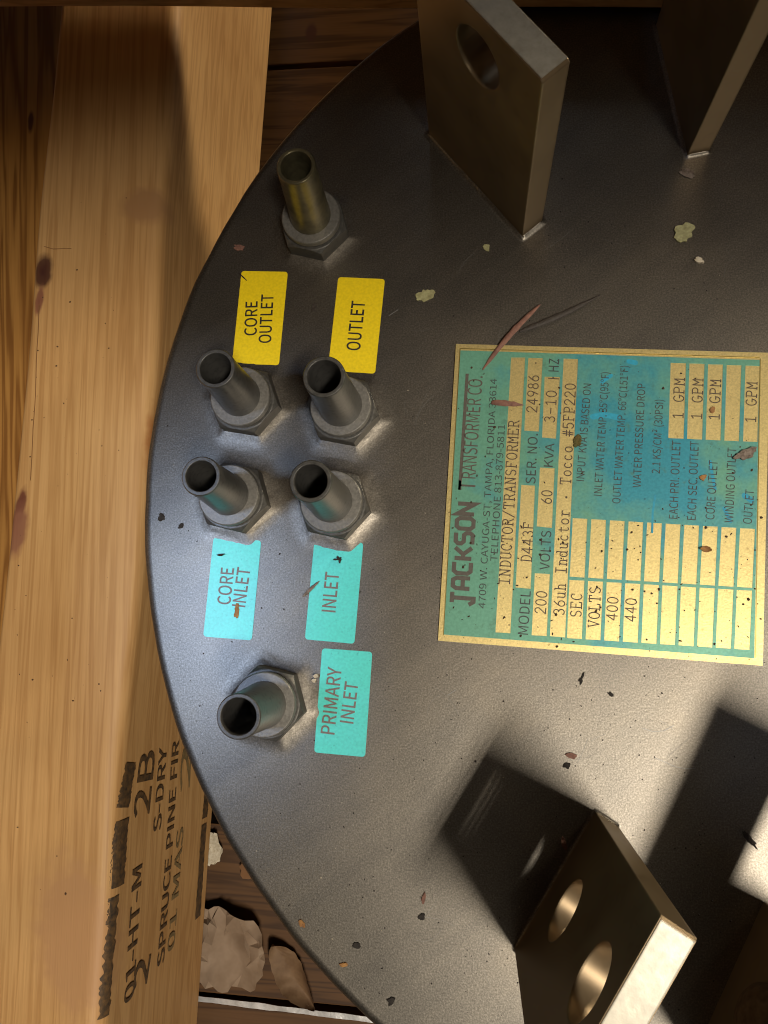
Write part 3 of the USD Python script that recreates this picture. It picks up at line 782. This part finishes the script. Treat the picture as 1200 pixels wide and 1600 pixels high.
for j in range(5):
    x0, x1 = 1048 + 29.2 * j, 1072 + 28.8 * j
    boxes.append(quad((x0, 567 + 1.1 * j), (x1, 567.6 + 1.1 * j), (x1 - 3.7, 685.5 + 1.3 * j), (x0 - 3.8, 684.5 + 1.3 * j)))
cells = unary_union(boxes)
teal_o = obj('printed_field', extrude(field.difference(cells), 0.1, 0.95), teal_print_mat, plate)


def words(text, p0, p1, cap, material=print_ink_mat, bold=False, z=1.04):
    a, b = at(*p0, 1.0)[:2], at(*p1, 1.0)[:2]
    obj('lettering', lay(sans(text, np.linalg.norm(b - a), cap, bold), a, b - a, 0.05, z), material, plate)


def punched(text, p0, p1, cap=4.1, pen=0.42):
    a, b = at(*p0, 1.0)[:2], at(*p1, 1.0)[:2]
    obj('typed_entry', place(typed(text, np.linalg.norm(b - a), cap, pen), a, b - a, 0.05, 0.955), punch_mat, plate)


a, b = at(732, 945, 1)[:2], at(742, 784, 1)[:2]
obj('lettering', place(blocky('JACKSON', np.linalg.norm(b - a), 6.7, 1.7), a, b - a, 0.05, 1.04), logo_ink_mat, plate)
a, b = at(718.5, 765.5, 1)[:2], at(730.2, 584, 1)[:2]
obj('lettering', place(box(0, -0.6, np.linalg.norm(b - a), 0.7), a, b - a, 0.05, 1.04), logo_ink_mat, plate)
words('T', (742, 767), (743, 752), 6.8, logo_ink_mat, True)
words('RANSFORMER CO.', (742.9, 748), (754.3, 588), 5.7, logo_ink_mat, False)
words('4709 W. CAYUGA-ST, TAMPA, FLORIDA 33614', (758, 951), (776.5, 592), 2.7, print_ink_mat, False)
words('TELEPHONE 813-879-5811', (777, 877), (789, 664), 2.8, print_ink_mat, False)
words('MODEL', (825, 992), (829.5, 924), 4.0)
words('SER. NO.', (836.5, 756), (840.5, 678), 3.9)
words('KVA', (863.5, 730), (866.3, 693), 3.6)
words('VOLTS', (858.5, 891), (861.5, 830), 3.9)
words('HZ', (872.8, 581), (874, 561), 4.2)
words('INPUT KVA IS BASED ON', (912.5, 752), (924, 600), 3.1)
words('INLET WATER TEMP. 35°C(95°F)', (940, 775), (952, 582), 3.1)
words('OUTLET WATER TEMP. 66°C(151°F)', (969, 787), (982, 572), 3.1)
words('WATER PRESSURE DROP', (1001, 762), (1008.5, 600), 3.1)
words('2.1 KS/CM² (30PSI)', (1031, 740), (1036.5, 625), 3.1)
words('EACH PRI. OUTLET', (1058.5, 811), (1063.5, 689), 3.3)
words('EACH SEC. OUTLET', (1087, 813), (1092, 690), 3.3)
words('CORE OUTLET', (1116, 812), (1121.5, 720), 3.3)
words('WINDING OUTLET', (1145.5, 817), (1150.5, 700), 3.3)
words('OUTLET', (1174.5, 819), (1178.5, 766), 3.3)
punched('INDUCTOR/TRANSFORMER', (796, 914), (811, 657))
punched('D443F', (830.5, 879), (834.5, 816))
punched('24986', (838.5, 645), (842.3, 586))
punched('200', (852, 960), (855, 924))
punched('60', (861.5, 788), (863, 766))
punched('3-10', (866.5, 661), (870, 610))
punched('K', (872.8, 594), (873.6, 583))
punched('36uh Inductor * Tocco #5FP220', (881.5, 962), (899.5, 599))
punched('SEC', (908, 965), (909.6, 927))
punched('VOLTS', (936, 981), (938.5, 917))
punched('400', (964, 970), (966.3, 933))
punched('440', (993, 972), (995, 935))
for x, y in ((1068, 655), (1097, 656), (1124.5, 657), (1181.5, 661)):
    punched('1 GPM', (x - 0.8, y), (x + 1.6, y - 64), 3.9)

# pale scratches in the enamel
def ribbon(pts, w, z, h=0.03):
    ln = LineString([at(*p)[:2] for p in pts]).buffer(w / 2, cap_style=1)
    return extrude(ln, h, z)


scratch_mat = plain('scratched_enamel', (0.34, 0.33, 0.31), 0.45, metallic=0.4, vary=0.6, scale=700)
for pts in ([(1004, 1138), (1020, 1143), (1037, 1142), (1052, 1134)], [(1023, 1184), (1040, 1191), (1055, 1198), (1072, 1201), (1086, 1201)], [(608, 493), (622, 484)], [(700, 1086), (712, 1078)]):
    obj('scratch', ribbon(pts, 0.25, 0.02), scratch_mat, lid_o)

scuff_mat = plain('blue_scuff', (0.03, 0.36, 0.54), 0.38, color2=(0.03, 0.28, 0.40), scale=700)
for pts, w in (([(1018, 832), (1019, 800), (1023, 775)], 0.8), ([(926, 652), (945, 649), (963, 653)], 2.4), ([(1108, 722), (1112, 745), (1116, 765)], 1.2),
               ([(940, 598), (954, 588)], 1.5), ([(1162, 775), (1172, 782)], 2.2), ([(982, 566), (992, 568)], 2.0), ([(1130, 795), (1140, 815)], 1.3)):
    obj('scuff', ribbon([p for p in pts], w, 1.052, 0.004), scuff_mat, plate)
line_mat = plain('bright_border', (0.85, 0.68, 0.20), 0.25, metallic=0.9, vary=0.3, scale=500)
for pts in ([(719, 545.8), (1185, 560)], [(1186.5, 562), (1178.8, 1027)], [(719, 547), (693, 992)]):
    obj('border_line', ribbon(pts, 0.35, 0.955, 0.08), line_mat, plate)

r_ = np.random.default_rng(31); fine = []
while len(fine) < 70:
    p = np.array([r_.uniform(260, 1190), r_.uniform(300, 1580)])
    q = at(*p)
    if np.linalg.norm(q[:2] - DC) > DR - 20 or Polygon(pc).buffer(3).contains(Point(q[:2])): continue
    th = r_.normal(0.62, 0.7); L_ = r_.uniform(8, 60); bend = r_.normal(0, 4)
    ex = np.array([math.cos(th), -math.sin(th)]); nx = np.array([ex[1], -ex[0]])
    fine.append(ribbon([p + ex * L_ * (t - .5) + nx * bend * 4 * t * (1 - t) for t in np.linspace(0, 1, 6)], r_.uniform(0.07, 0.15), 0.015, 0.02))
obj('fine_scratches', trimesh.util.concatenate(fine), plain('faint_scratch', (0.24, 0.23, 0.21), 0.45, metallic=0.5, vary=0.5, scale=900), lid_o, kind='stuff')

# ================================================================ litter lying on the lid
def flake(name, px, w, h, ang, material, label, cat, z=0.1, thick=0.4, seed=0, taper=0.0, rag=0.35, curl=0.0, group=None, sides=36):
    """A thin ragged flake: w long and h wide in photograph pixels, turned by ang degrees anticlockwise in the picture."""
    r = np.random.default_rng(seed + 100)
    c = at(*px, z)
    k = (CH - z) / FPX * 1.0
    a = np.arange(sides) * 2 * math.pi / sides
    rr = 0.92 + rag * 3.2 * (meshkit.fbm(np.stack([np.cos(a) * 1.6 + seed * 3.1, np.sin(a) * 1.6, 0 * a], -1), 4, seed) - 0.5)
    x, y = np.cos(a) * rr * w / 2 * k, np.sin(a) * rr * h / 2 * k
    y = y * (1 - taper * (x / (w / 2 * k)))
    p = Polygon(np.column_stack([x, y])).buffer(0)
    if p.geom_type != 'Polygon':
        p = max(p.geoms, key=lambda g: g.area)
    t = extrude(p, thick)
    t = t.subdivide()
    v = t.vertices.copy()
    v[:, 2] += curl * ((v[:, 0] / (w / 2 * k)) ** 2) + 0.25 * thick * (meshkit.noise(v * 0.9 + seed) - 0.5)
    v[:, 2] -= min(0, v[:, 2].min())
    q = rot2(v[:, :2].T, ang).T
    t = trimesh.Trimesh(np.column_stack([q + c[:2], v[:, 2] + z]), t.faces, process=False)
    tags = {'group': group} if group else {}
    return obj(name, outward(t), material, None, label=label, category=cat, smooth=50, **tags)


lichen_mat = plain('pale_lichen', (0.42, 0.40, 0.20), 0.8, color2=(0.24, 0.22, 0.10), scale=500, bump=0.8)
bark_mat = plain('red_bark', (0.26, 0.125, 0.085), 0.75, color2=(0.13, 0.06, 0.045), scale=420, bump=0.8)
twig_mat = plain('dark_twig', (0.028, 0.019, 0.014), 0.6, color2=(0.05, 0.04, 0.03), scale=700, bump=0.8)
orange_mat = plain('orange_flake', (0.38, 0.19, 0.05), 0.7, color2=(0.20, 0.08, 0.02), scale=500, bump=0.5)
pale_mat = plain('pale_chip', (0.62, 0.55, 0.42), 0.7, color2=(0.40, 0.33, 0.22), scale=600, bump=0.4)
dirt_mat = plain('dark_dirt', (0.030, 0.024, 0.019), 0.85, color2=(0.012, 0.009, 0.007), scale=900)
splinter_mat = plain('grey_splinter', (0.26, 0.21, 0.17), 0.75, color2=(0.10, 0.07, 0.05), scale=700, bump=0.7)
moss_mat = plain('green_moss', (0.07, 0.075, 0.02), 0.9, color2=(0.12, 0.08, 0.02), scale=900, bump=1.0)


def sliver(name, p0, p1, w0, w1, z0, z1, material, label, cat, seed=0, bend=0.0):
    """A tapered splinter from one pixel to another."""
    a, b = at(*p0, z0), at(*p1, z1); n = 14
    ax = b - a; nr = np.array([-ax[1], ax[0], 0]); nr /= np.linalg.norm(nr)
    r = np.random.default_rng(seed)
    secs = []
    for i in range(n):
        t = i / (n - 1)
        w = (w0 + (w1 - w0) * t) * (math.sin(math.pi * min(1, max(0.03, t * 0.93 + 0.05))) ** 0.6) * r.uniform(0.85, 1.15)
        c = a + ax * t + nr * bend * math.sin(math.pi * t)
        hh = w * 0.5
        secs.append([c + nr * w / 2 * math.cos(q) + np.array([0, 0, 1]) * (hh / 2 * math.sin(q) + hh / 2) for q in np.linspace(0, 2 * math.pi, 9)[:-1]])
    return obj(name, board(secs), material, None, label=label, category=cat, smooth=40)


sliver('bark_sliver', (754, 578), (844, 476), 2.0, 2.9, 1.1, 1.3, bark_mat, 'long red brown bark sliver over the top left edge of the nameplate', 'bark sliver', 3, 1.0)
sliver('twig', (812, 518), (938, 461), 3.2, 1.8, 0.1, 0.4, twig_mat, 'dark cracked twig lying between the nameplate and the upper terminal bar', 'twig', 4, -1.0)
sliver('bud_scale', (768, 629), (818, 633), 3.6, 1.6, 1.1, 1.1, bark_mat, 'small brown bud scale lying across the phone number of the nameplate', 'bud scale', 5)
sliver('splinter', (473, 932), (499, 908), 1.5, 1.3, 0.3, 0.4, splinter_mat, 'grey wood splinter at the left edge of the turquoise INLET label', 'splinter', 6)
flake('lichen_flake', (662, 463), 34, 24, 25, lichen_mat, 'pale yellow green lichen flake right of the yellow OUTLET label', 'lichen flake', seed=1, curl=0.8)
flake('lichen_disc', (1068, 364), 34, 32, 0, lichen_mat, 'round olive lichen disc on the dark part of the lid', 'lichen disc', seed=2, thick=0.8)
flake('seed_husk', (1091, 408), 15, 9, -25, pale_mat, 'tiny pale seed husk below the round lichen disc', 'seed husk', seed=3, thick=1.2)
flake('lichen_chip', (760, 387), 16, 11, -30, lichen_mat, 'small pale chip left of the foot of the upper terminal bar', 'chip', seed=4)
flake('bark_chip', (375, 387), 20, 11, -10, bark_mat, 'reddish bark chip above the yellow CORE OUTLET label', 'bark chip', seed=5)
flake('leaf_crumb', (491, 479), 20, 8, 70, twig_mat, 'dark brown leaf crumb between the two yellow labels', 'leaf crumb', seed=6)
flake('bark_piece', (1166, 709), 36, 17, 22, splinter_mat, 'grey brown bark piece at the right edge of the nameplate', 'bark piece', z=1.1, seed=7, thick=0.9)
flake('moss_crumb', (903, 690), 22, 15, 60, moss_mat, 'green moss crumb stuck to the middle of the nameplate', 'moss crumb', z=1.1, seed=8)
flake('orange_crumb', (1098, 746), 12, 10, 40, orange_mat, 'orange crumb near the word OUTLET of the nameplate', 'crumb', z=1.1, seed=9)
flake('orange_seed', (1113, 641), 11, 7, 80, orange_mat, 'orange seed on the third GPM box of the nameplate', 'seed', z=1.1, seed=19)
flake('leaf_curl', (1103, 858), 16, 10, 0, orange_mat, 'curled orange leaf bit in the table of the nameplate', 'leaf bit', z=1.0, seed=10, curl=0.9)
flake('red_flake', (893, 1181), 16, 8, -12, bark_mat, 'red brown leaf flake above the bottom terminal bar', 'leaf flake', seed=11)
flake('black_crumb', (886, 1196), 12, 9, 20, dirt_mat, 'black crumb just below the red brown leaf flake', 'crumb', seed=12)
flake('brown_flake', (662, 1402), 17, 6, 75, bark_mat, 'brown leaf flake left of the big shadow, low on the lid', 'leaf flake', seed=13)
flake('black_flake', (658, 1433), 11, 10, 40, dirt_mat, 'black flake below the brown leaf flake', 'flake', seed=14)
flake('dirt_lump', (557, 1477), 13, 8, 0, dirt_mat, 'dark dirt lump near the lower rim of the lid', 'dirt lump', seed=15)
flake('dirt_star', (611, 1565), 13, 12, 0, dirt_mat, 'dark three pointed dirt crumb at the lowest part of the rim', 'dirt crumb', seed=16, rag=0.8, sides=9)
flake('wood_chip', (471, 1443), 14, 8, -45, orange_mat, 'orange wood chip caught on the rim, upper of two', 'wood chip', seed=17)
flake('wood_chip', (537, 1507), 13, 6, 0, orange_mat, 'orange wood chip caught on the rim, lower of two', 'wood chip', seed=18)
flake('leaf_scrap', (882, 1319), 7, 22, 10, bark_mat, 'brown leaf scrap in the shadow of the bottom terminal bar', 'leaf scrap', seed=20)
flake('dark_leaf', (1169, 1310), 28, 10, -55, twig_mat, 'dark dead leaf at the right edge beside the lit patch', 'leaf', seed=21, curl=2.0)
flake('white_grain', (494, 1056), 8, 7, 0, pale_mat, 'upper white grain beside the turquoise PRIMARY INLET label', 'grain', seed=22, thick=1.2)
flake('white_grain', (491, 1063), 7, 6, 0, pale_mat, 'lower white grain beside the turquoise PRIMARY INLET label', 'grain', seed=23, thick=1.2)
flake('dead_insect', (908, 1062), 13, 4, 65, dirt_mat, 'black dead insect below the bottom edge of the nameplate', 'insect', seed=24, rag=0.9)
flake('dirt_clot', (954, 1085), 9, 6, -30, dirt_mat, 'dark dirt clot below and right of the dead insect', 'dirt clot', seed=25)
flake('rust_stain', (370, 954), 10, 24, -8, orange_mat, 'orange brown leaf scrap on the turquoise CORE INLET label', 'leaf scrap', z=0.3, seed=26, thick=0.12)
flake('black_curl', (345, 867), 14, 4, 8, dirt_mat, 'tiny black curl above the word CORE on the turquoise label', 'curl', z=0.3, seed=27, curl=0.4)
flake('black_speck', (530, 874), 12, 9, 0, dirt_mat, 'ragged black speck above the word INLET on its label', 'speck', z=0.3, seed=28, rag=0.9)
flake('hair', (380, 433), 22, 2, -45, dirt_mat, 'short black thread on the corner of the CORE OUTLET label', 'thread', z=0.3, seed=29, thick=0.3)
flake('grime_spot', (252, 808), 10, 12, 20, dirt_mat, 'uppermost dark grime spot on the bluish left edge of the lid', 'grime', seed=30)
flake('grime_flake', (283, 822), 12, 7, 45, dirt_mat, 'dark grime flake left of the CORE INLET fitting', 'grime', seed=31)
flake('dust_clump', (1075, 272), 22, 12, -20, splinter_mat, 'faint grey dust clump below the bar in the top right corner', 'dust clump', seed=33, rag=0.8)

def scatter(n, region, sizes, z, seed, density=None):
    r = np.random.default_rng(seed)
    vs, fs = [], []; k = 0
    while k < n:
        px, py = r.uniform(region[0], region[2]), r.uniform(region[1], region[3])
        p = at(px, py, z)
        if np.linalg.norm(p[:2] - DC) > DR - 7: continue
        if density is not None and r.random() > density(px, py): continue
        s = sizes[0] * (sizes[1] / sizes[0]) ** (r.random() ** 2.2)
        m_ = 6; a = np.arange(m_) * 2 * math.pi / m_ + r.random() * 6
        asp, th = r.uniform(0.35, 1.0), r.random() * math.pi
        q = np.column_stack([np.cos(a) * s * r.uniform(.6, 1.2, m_), np.sin(a) * s * asp * r.uniform(.6, 1.2, m_)])
        q = rot2(q.T, math.degrees(th)).T + p[:2]
        b = len(vs) * 7
        vs.append(np.vstack([np.column_stack([q, np.full(m_, z)]), [[p[0], p[1], z + s * 0.55]]]))
        fs += [[b + i, b + (i + 1) % m_, b + 6] for i in range(m_)]
        k += 1
    return trimesh.Trimesh(np.vstack(vs), fs, process=False)


dens = lambda x, y: 0.25 + 0.75 * math.exp(-((x - 420) / 260) ** 2 - ((y - 860) / 170) ** 2) + 0.35 * (y > 1040)
obj('dirt_specks', scatter(1700, (225, 220, 1200, 1600), (0.10, 0.50), 0.03, 11, dens), dirt_mat, label='fine dark dirt specks scattered over the lid', category='dirt', kind='stuff')
obj('pale_dust', scatter(170, (225, 300, 1200, 1600), (0.10, 0.34), 0.03, 12, dens), pale_mat, label='pale dust grains scattered over the lid', category='dust', kind='stuff')
in_plate = lambda x, y: (0.3 + 0.7 * (y > 790)) * (Polygon(pc).buffer(-1).contains(Point(at(x, y, 1)[:2])))
obj('nameplate_grime', scatter(560, (690, 545, 1200, 1035), (0.13, 0.75), 1.06, 13, in_plate), plain('brown_grime', (0.07, 0.04, 0.018), 0.8, color2=(0.025, 0.014, 0.008), scale=900), label='brown grime specks scattered over the nameplate', category='grime', kind='stuff')


def beam_specks(n, seed):
    r = np.random.default_rng(seed); vs, fs = [], []
    for k in range(n):
        y = r.normal(120, 1) if False else r.uniform(-150, 230); x = r.uniform(line_x(*LE, y) + 5, line_x(*TE, y) - 9)
        if r.random() > 0.35 + 0.65 * math.exp(-((y - 55) / 50) ** 2): continue
        s = 0.15 * 5 ** (r.random() ** 2); m_ = 5; a = np.arange(m_) * 2 * math.pi / m_
        q = np.column_stack([np.cos(a) * s * r.uniform(.6, 1.2, m_), np.sin(a) * s * r.uniform(.5, 1.4) * r.uniform(.6, 1.2, m_)]) + [x, y]
        b = len(vs) * 6
        zz = BT + 0.5 * math.sin(y * 0.03 + x * 0.05)
        vs.append(np.vstack([np.column_stack([q, np.full(m_, zz + .03)]), [[x, y, zz + .03 + s * .6]]]))
        fs += [[b + i, b + (i + 1) % m_, b + 5] for i in range(m_)]
    return trimesh.Trimesh(np.vstack(vs), fs, process=False)


obj('beam_dirt', beam_specks(150, 21), plain('brown_crumbs', (0.10, 0.05, 0.02), 0.8, vary=0.5), label='brown dirt crumbs scattered along the pale beam', category='dirt', kind='stuff')

# ================================================================ litter on the crate floor
from scipy.spatial import Delaunay


def solid_sheet(top, tri, thick):
    """A thin closed sheet from a triangulated top surface."""
    n = len(top); e = {}
    for t in tri:
        for a_, b_ in ((t[0], t[1]), (t[1], t[2]), (t[2], t[0])):
            if (b_, a_) in e: del e[(b_, a_)]
            else: e[(a_, b_)] = 1
    f = [list(t) for t in tri] + [[t[0] + n, t[2] + n, t[1] + n] for t in tri]
    for a_, b_ in e:
        f += [[b_, a_, a_ + n], [b_, a_ + n, b_ + n]]
    return trimesh.Trimesh(np.vstack([top, top - [0, 0, thick]]), f, process=False)


def crumpled(px0, w, h, ang, z, amp, seed, material, name, label, cat, pts=70):
    """Stiff crumpled sheet: flat facets between sharp creases, ragged outline."""
    r = np.random.default_rng(seed); c = at(*px0, z)
    a = np.arange(40) * 2 * math.pi / 40
    out = 1 + 0.9 * (meshkit.fbm(np.stack([np.cos(a) * 1.8 + seed, np.sin(a) * 1.8, 0 * a], -1), 4, seed) - 0.5)
    rim_ = np.column_stack([np.cos(a) * out, np.sin(a) * out])
    ins = [p for p in r.uniform(-1.2, 1.2, (pts * 3, 2)) if Polygon(rim_).buffer(-0.08).contains(Point(p))][:pts]
    p = np.vstack([rim_, ins]); tri = Delaunay(p).simplices
    poly = Polygon(rim_)
    tri = np.array([t for t in tri if poly.contains(Point(p[t].mean(0)))])
    cr = np.cross(p[tri[:, 1]] - p[tri[:, 0]], p[tri[:, 2]] - p[tri[:, 0]])
    tri[cr < 0] = tri[cr < 0][:, ::-1]
    q = rot2((p * [w / 2, h / 2]).T, ang).T + c[:2]
    big = meshkit.fbm(np.column_stack([p * 1.3 + seed, 0 * p[:, 0]]), 2, seed)
    top = np.column_stack([q, z + 0.6 + amp * (0.75 * big + 0.25 * r.random(len(p)))])
    return obj(name, outward(solid_sheet(top, tri, 0.3)), material, None, label=label, category=cat, smooth=38)


def dead_leaf(px0, length, width, ang, z, seed, material, name, label, cat):
    """A dry leaf folded along its midrib, edges curling, with raised side veins."""
    c = at(*px0, z); nu, nv = 40, 25
    u = np.linspace(0, 1, nu); v = np.linspace(-1, 1, nv)
    uu, vv = np.meshgrid(u, v, indexing='ij')
    half = np.sin(np.pi * uu ** 0.8) ** 0.85 * (1 + 0.03 * np.sin(uu * 41 + seed) * np.abs(vv)) * width / 2 + 0.15
    x = (uu - 0.5) * length; y = vv * half + 1.5 * np.sin(uu * 3 + seed)
    vein = 0.35 * np.maximum(0, np.cos((uu - 0.35 * np.abs(vv)) * 52)) ** 6
    zz = 0.4 + 0.38 * width * np.abs(vv) ** 1.5 * (0.6 + 0.4 * np.sin(uu * 7 + seed)) + vein + 1.6 * meshkit.fbm(np.stack([x * .15, y * .15, 0 * x + seed], -1), 3, seed) + 2.5 * (uu - 0.5) ** 2 * 4
    q = rot2(np.stack([x.ravel(), y.ravel()]), ang).T + c[:2]
    idx = np.arange(nu * nv).reshape(nu, nv)
    tri = [t for i_ in range(nu - 1) for j_ in range(nv - 1) for t in ([idx[i_, j_], idx[i_ + 1, j_], idx[i_ + 1, j_ + 1]], [idx[i_, j_], idx[i_ + 1, j_ + 1], idx[i_, j_ + 1]])]
    o = obj(name, outward(solid_sheet(np.column_stack([q, z + zz.ravel()]), np.array(tri), 0.25)), material, None, label=label, category=cat, smooth=45)
    return o


paper_mat = plain('brown_paper', (0.30, 0.215, 0.145), 0.85, color2=(0.19, 0.125, 0.075), scale=60, bump=0.3)
leaf_mat = plain('dead_leaf_skin', (0.20, 0.12, 0.06), 0.75, color2=(0.10, 0.05, 0.02), scale=90, bump=0.4)
crumpled((358, 1474), 42, 52, 12, fz + 1.2, 15, 4, paper_mat, 'crumpled_paper', 'crumpled tan paper on the crate floor beside the beam', 'paper')
dead_leaf((462, 1520), 40, 17, -52, fz + 1.2, 3, leaf_mat, 'dead_leaf', 'folded brown dead leaf on the crate floor below the rim', 'leaf')
crumpled((329, 1325), 13, 18, 0, fz + 1.2, 6, 12, pale_mat, 'pale_scrap', 'small pale scrap between the beam and the rim', 'scrap', 14)
crumpled((430, 1340), 40, 26, 20, fz + 1.2, 3, 15, plain('orange_bark', (0.22, 0.10, 0.03), 0.7, color2=(0.13, 0.055, 0.015), scale=40), 'bark_slab', 'orange brown bark slab over the gap in the crate floor', 'bark', 12)

foil = []
a, b = at(300, 1557, fz + 1), at(625, 1597, fz + 1)
for i in range(40):
    t = i / 39; c = a + (b - a) * t
    jj = 0.3 * (meshkit.noise(np.array([[t * 18, 0, 3.0]]))[0] - 0.5); w = 1.5 + 0.5 * (meshkit.noise(np.array([[t * 11, 5, 3.0]]))[0] - 0.5)
    tilt = 0.5 * (meshkit.noise(np.array([[t * 14, 9, 1.0]]))[0] - 0.5)
    foil.append([c + [0, w + jj, 1.0 + tilt], c + [0, w + jj, 1.5 + tilt], c + [0, -w + jj, 1.5 - tilt], c + [0, -w + jj, 1.0 - tilt]])
obj('strapping_band', board(foil), plain('zinc_strap', (0.74, 0.73, 0.72), 0.38, metallic=0.55, vary=0.35, scale=160, bump=0.5), None, label='narrow shiny strapping band along the crate floor at the bottom', category='strap', smooth=40)
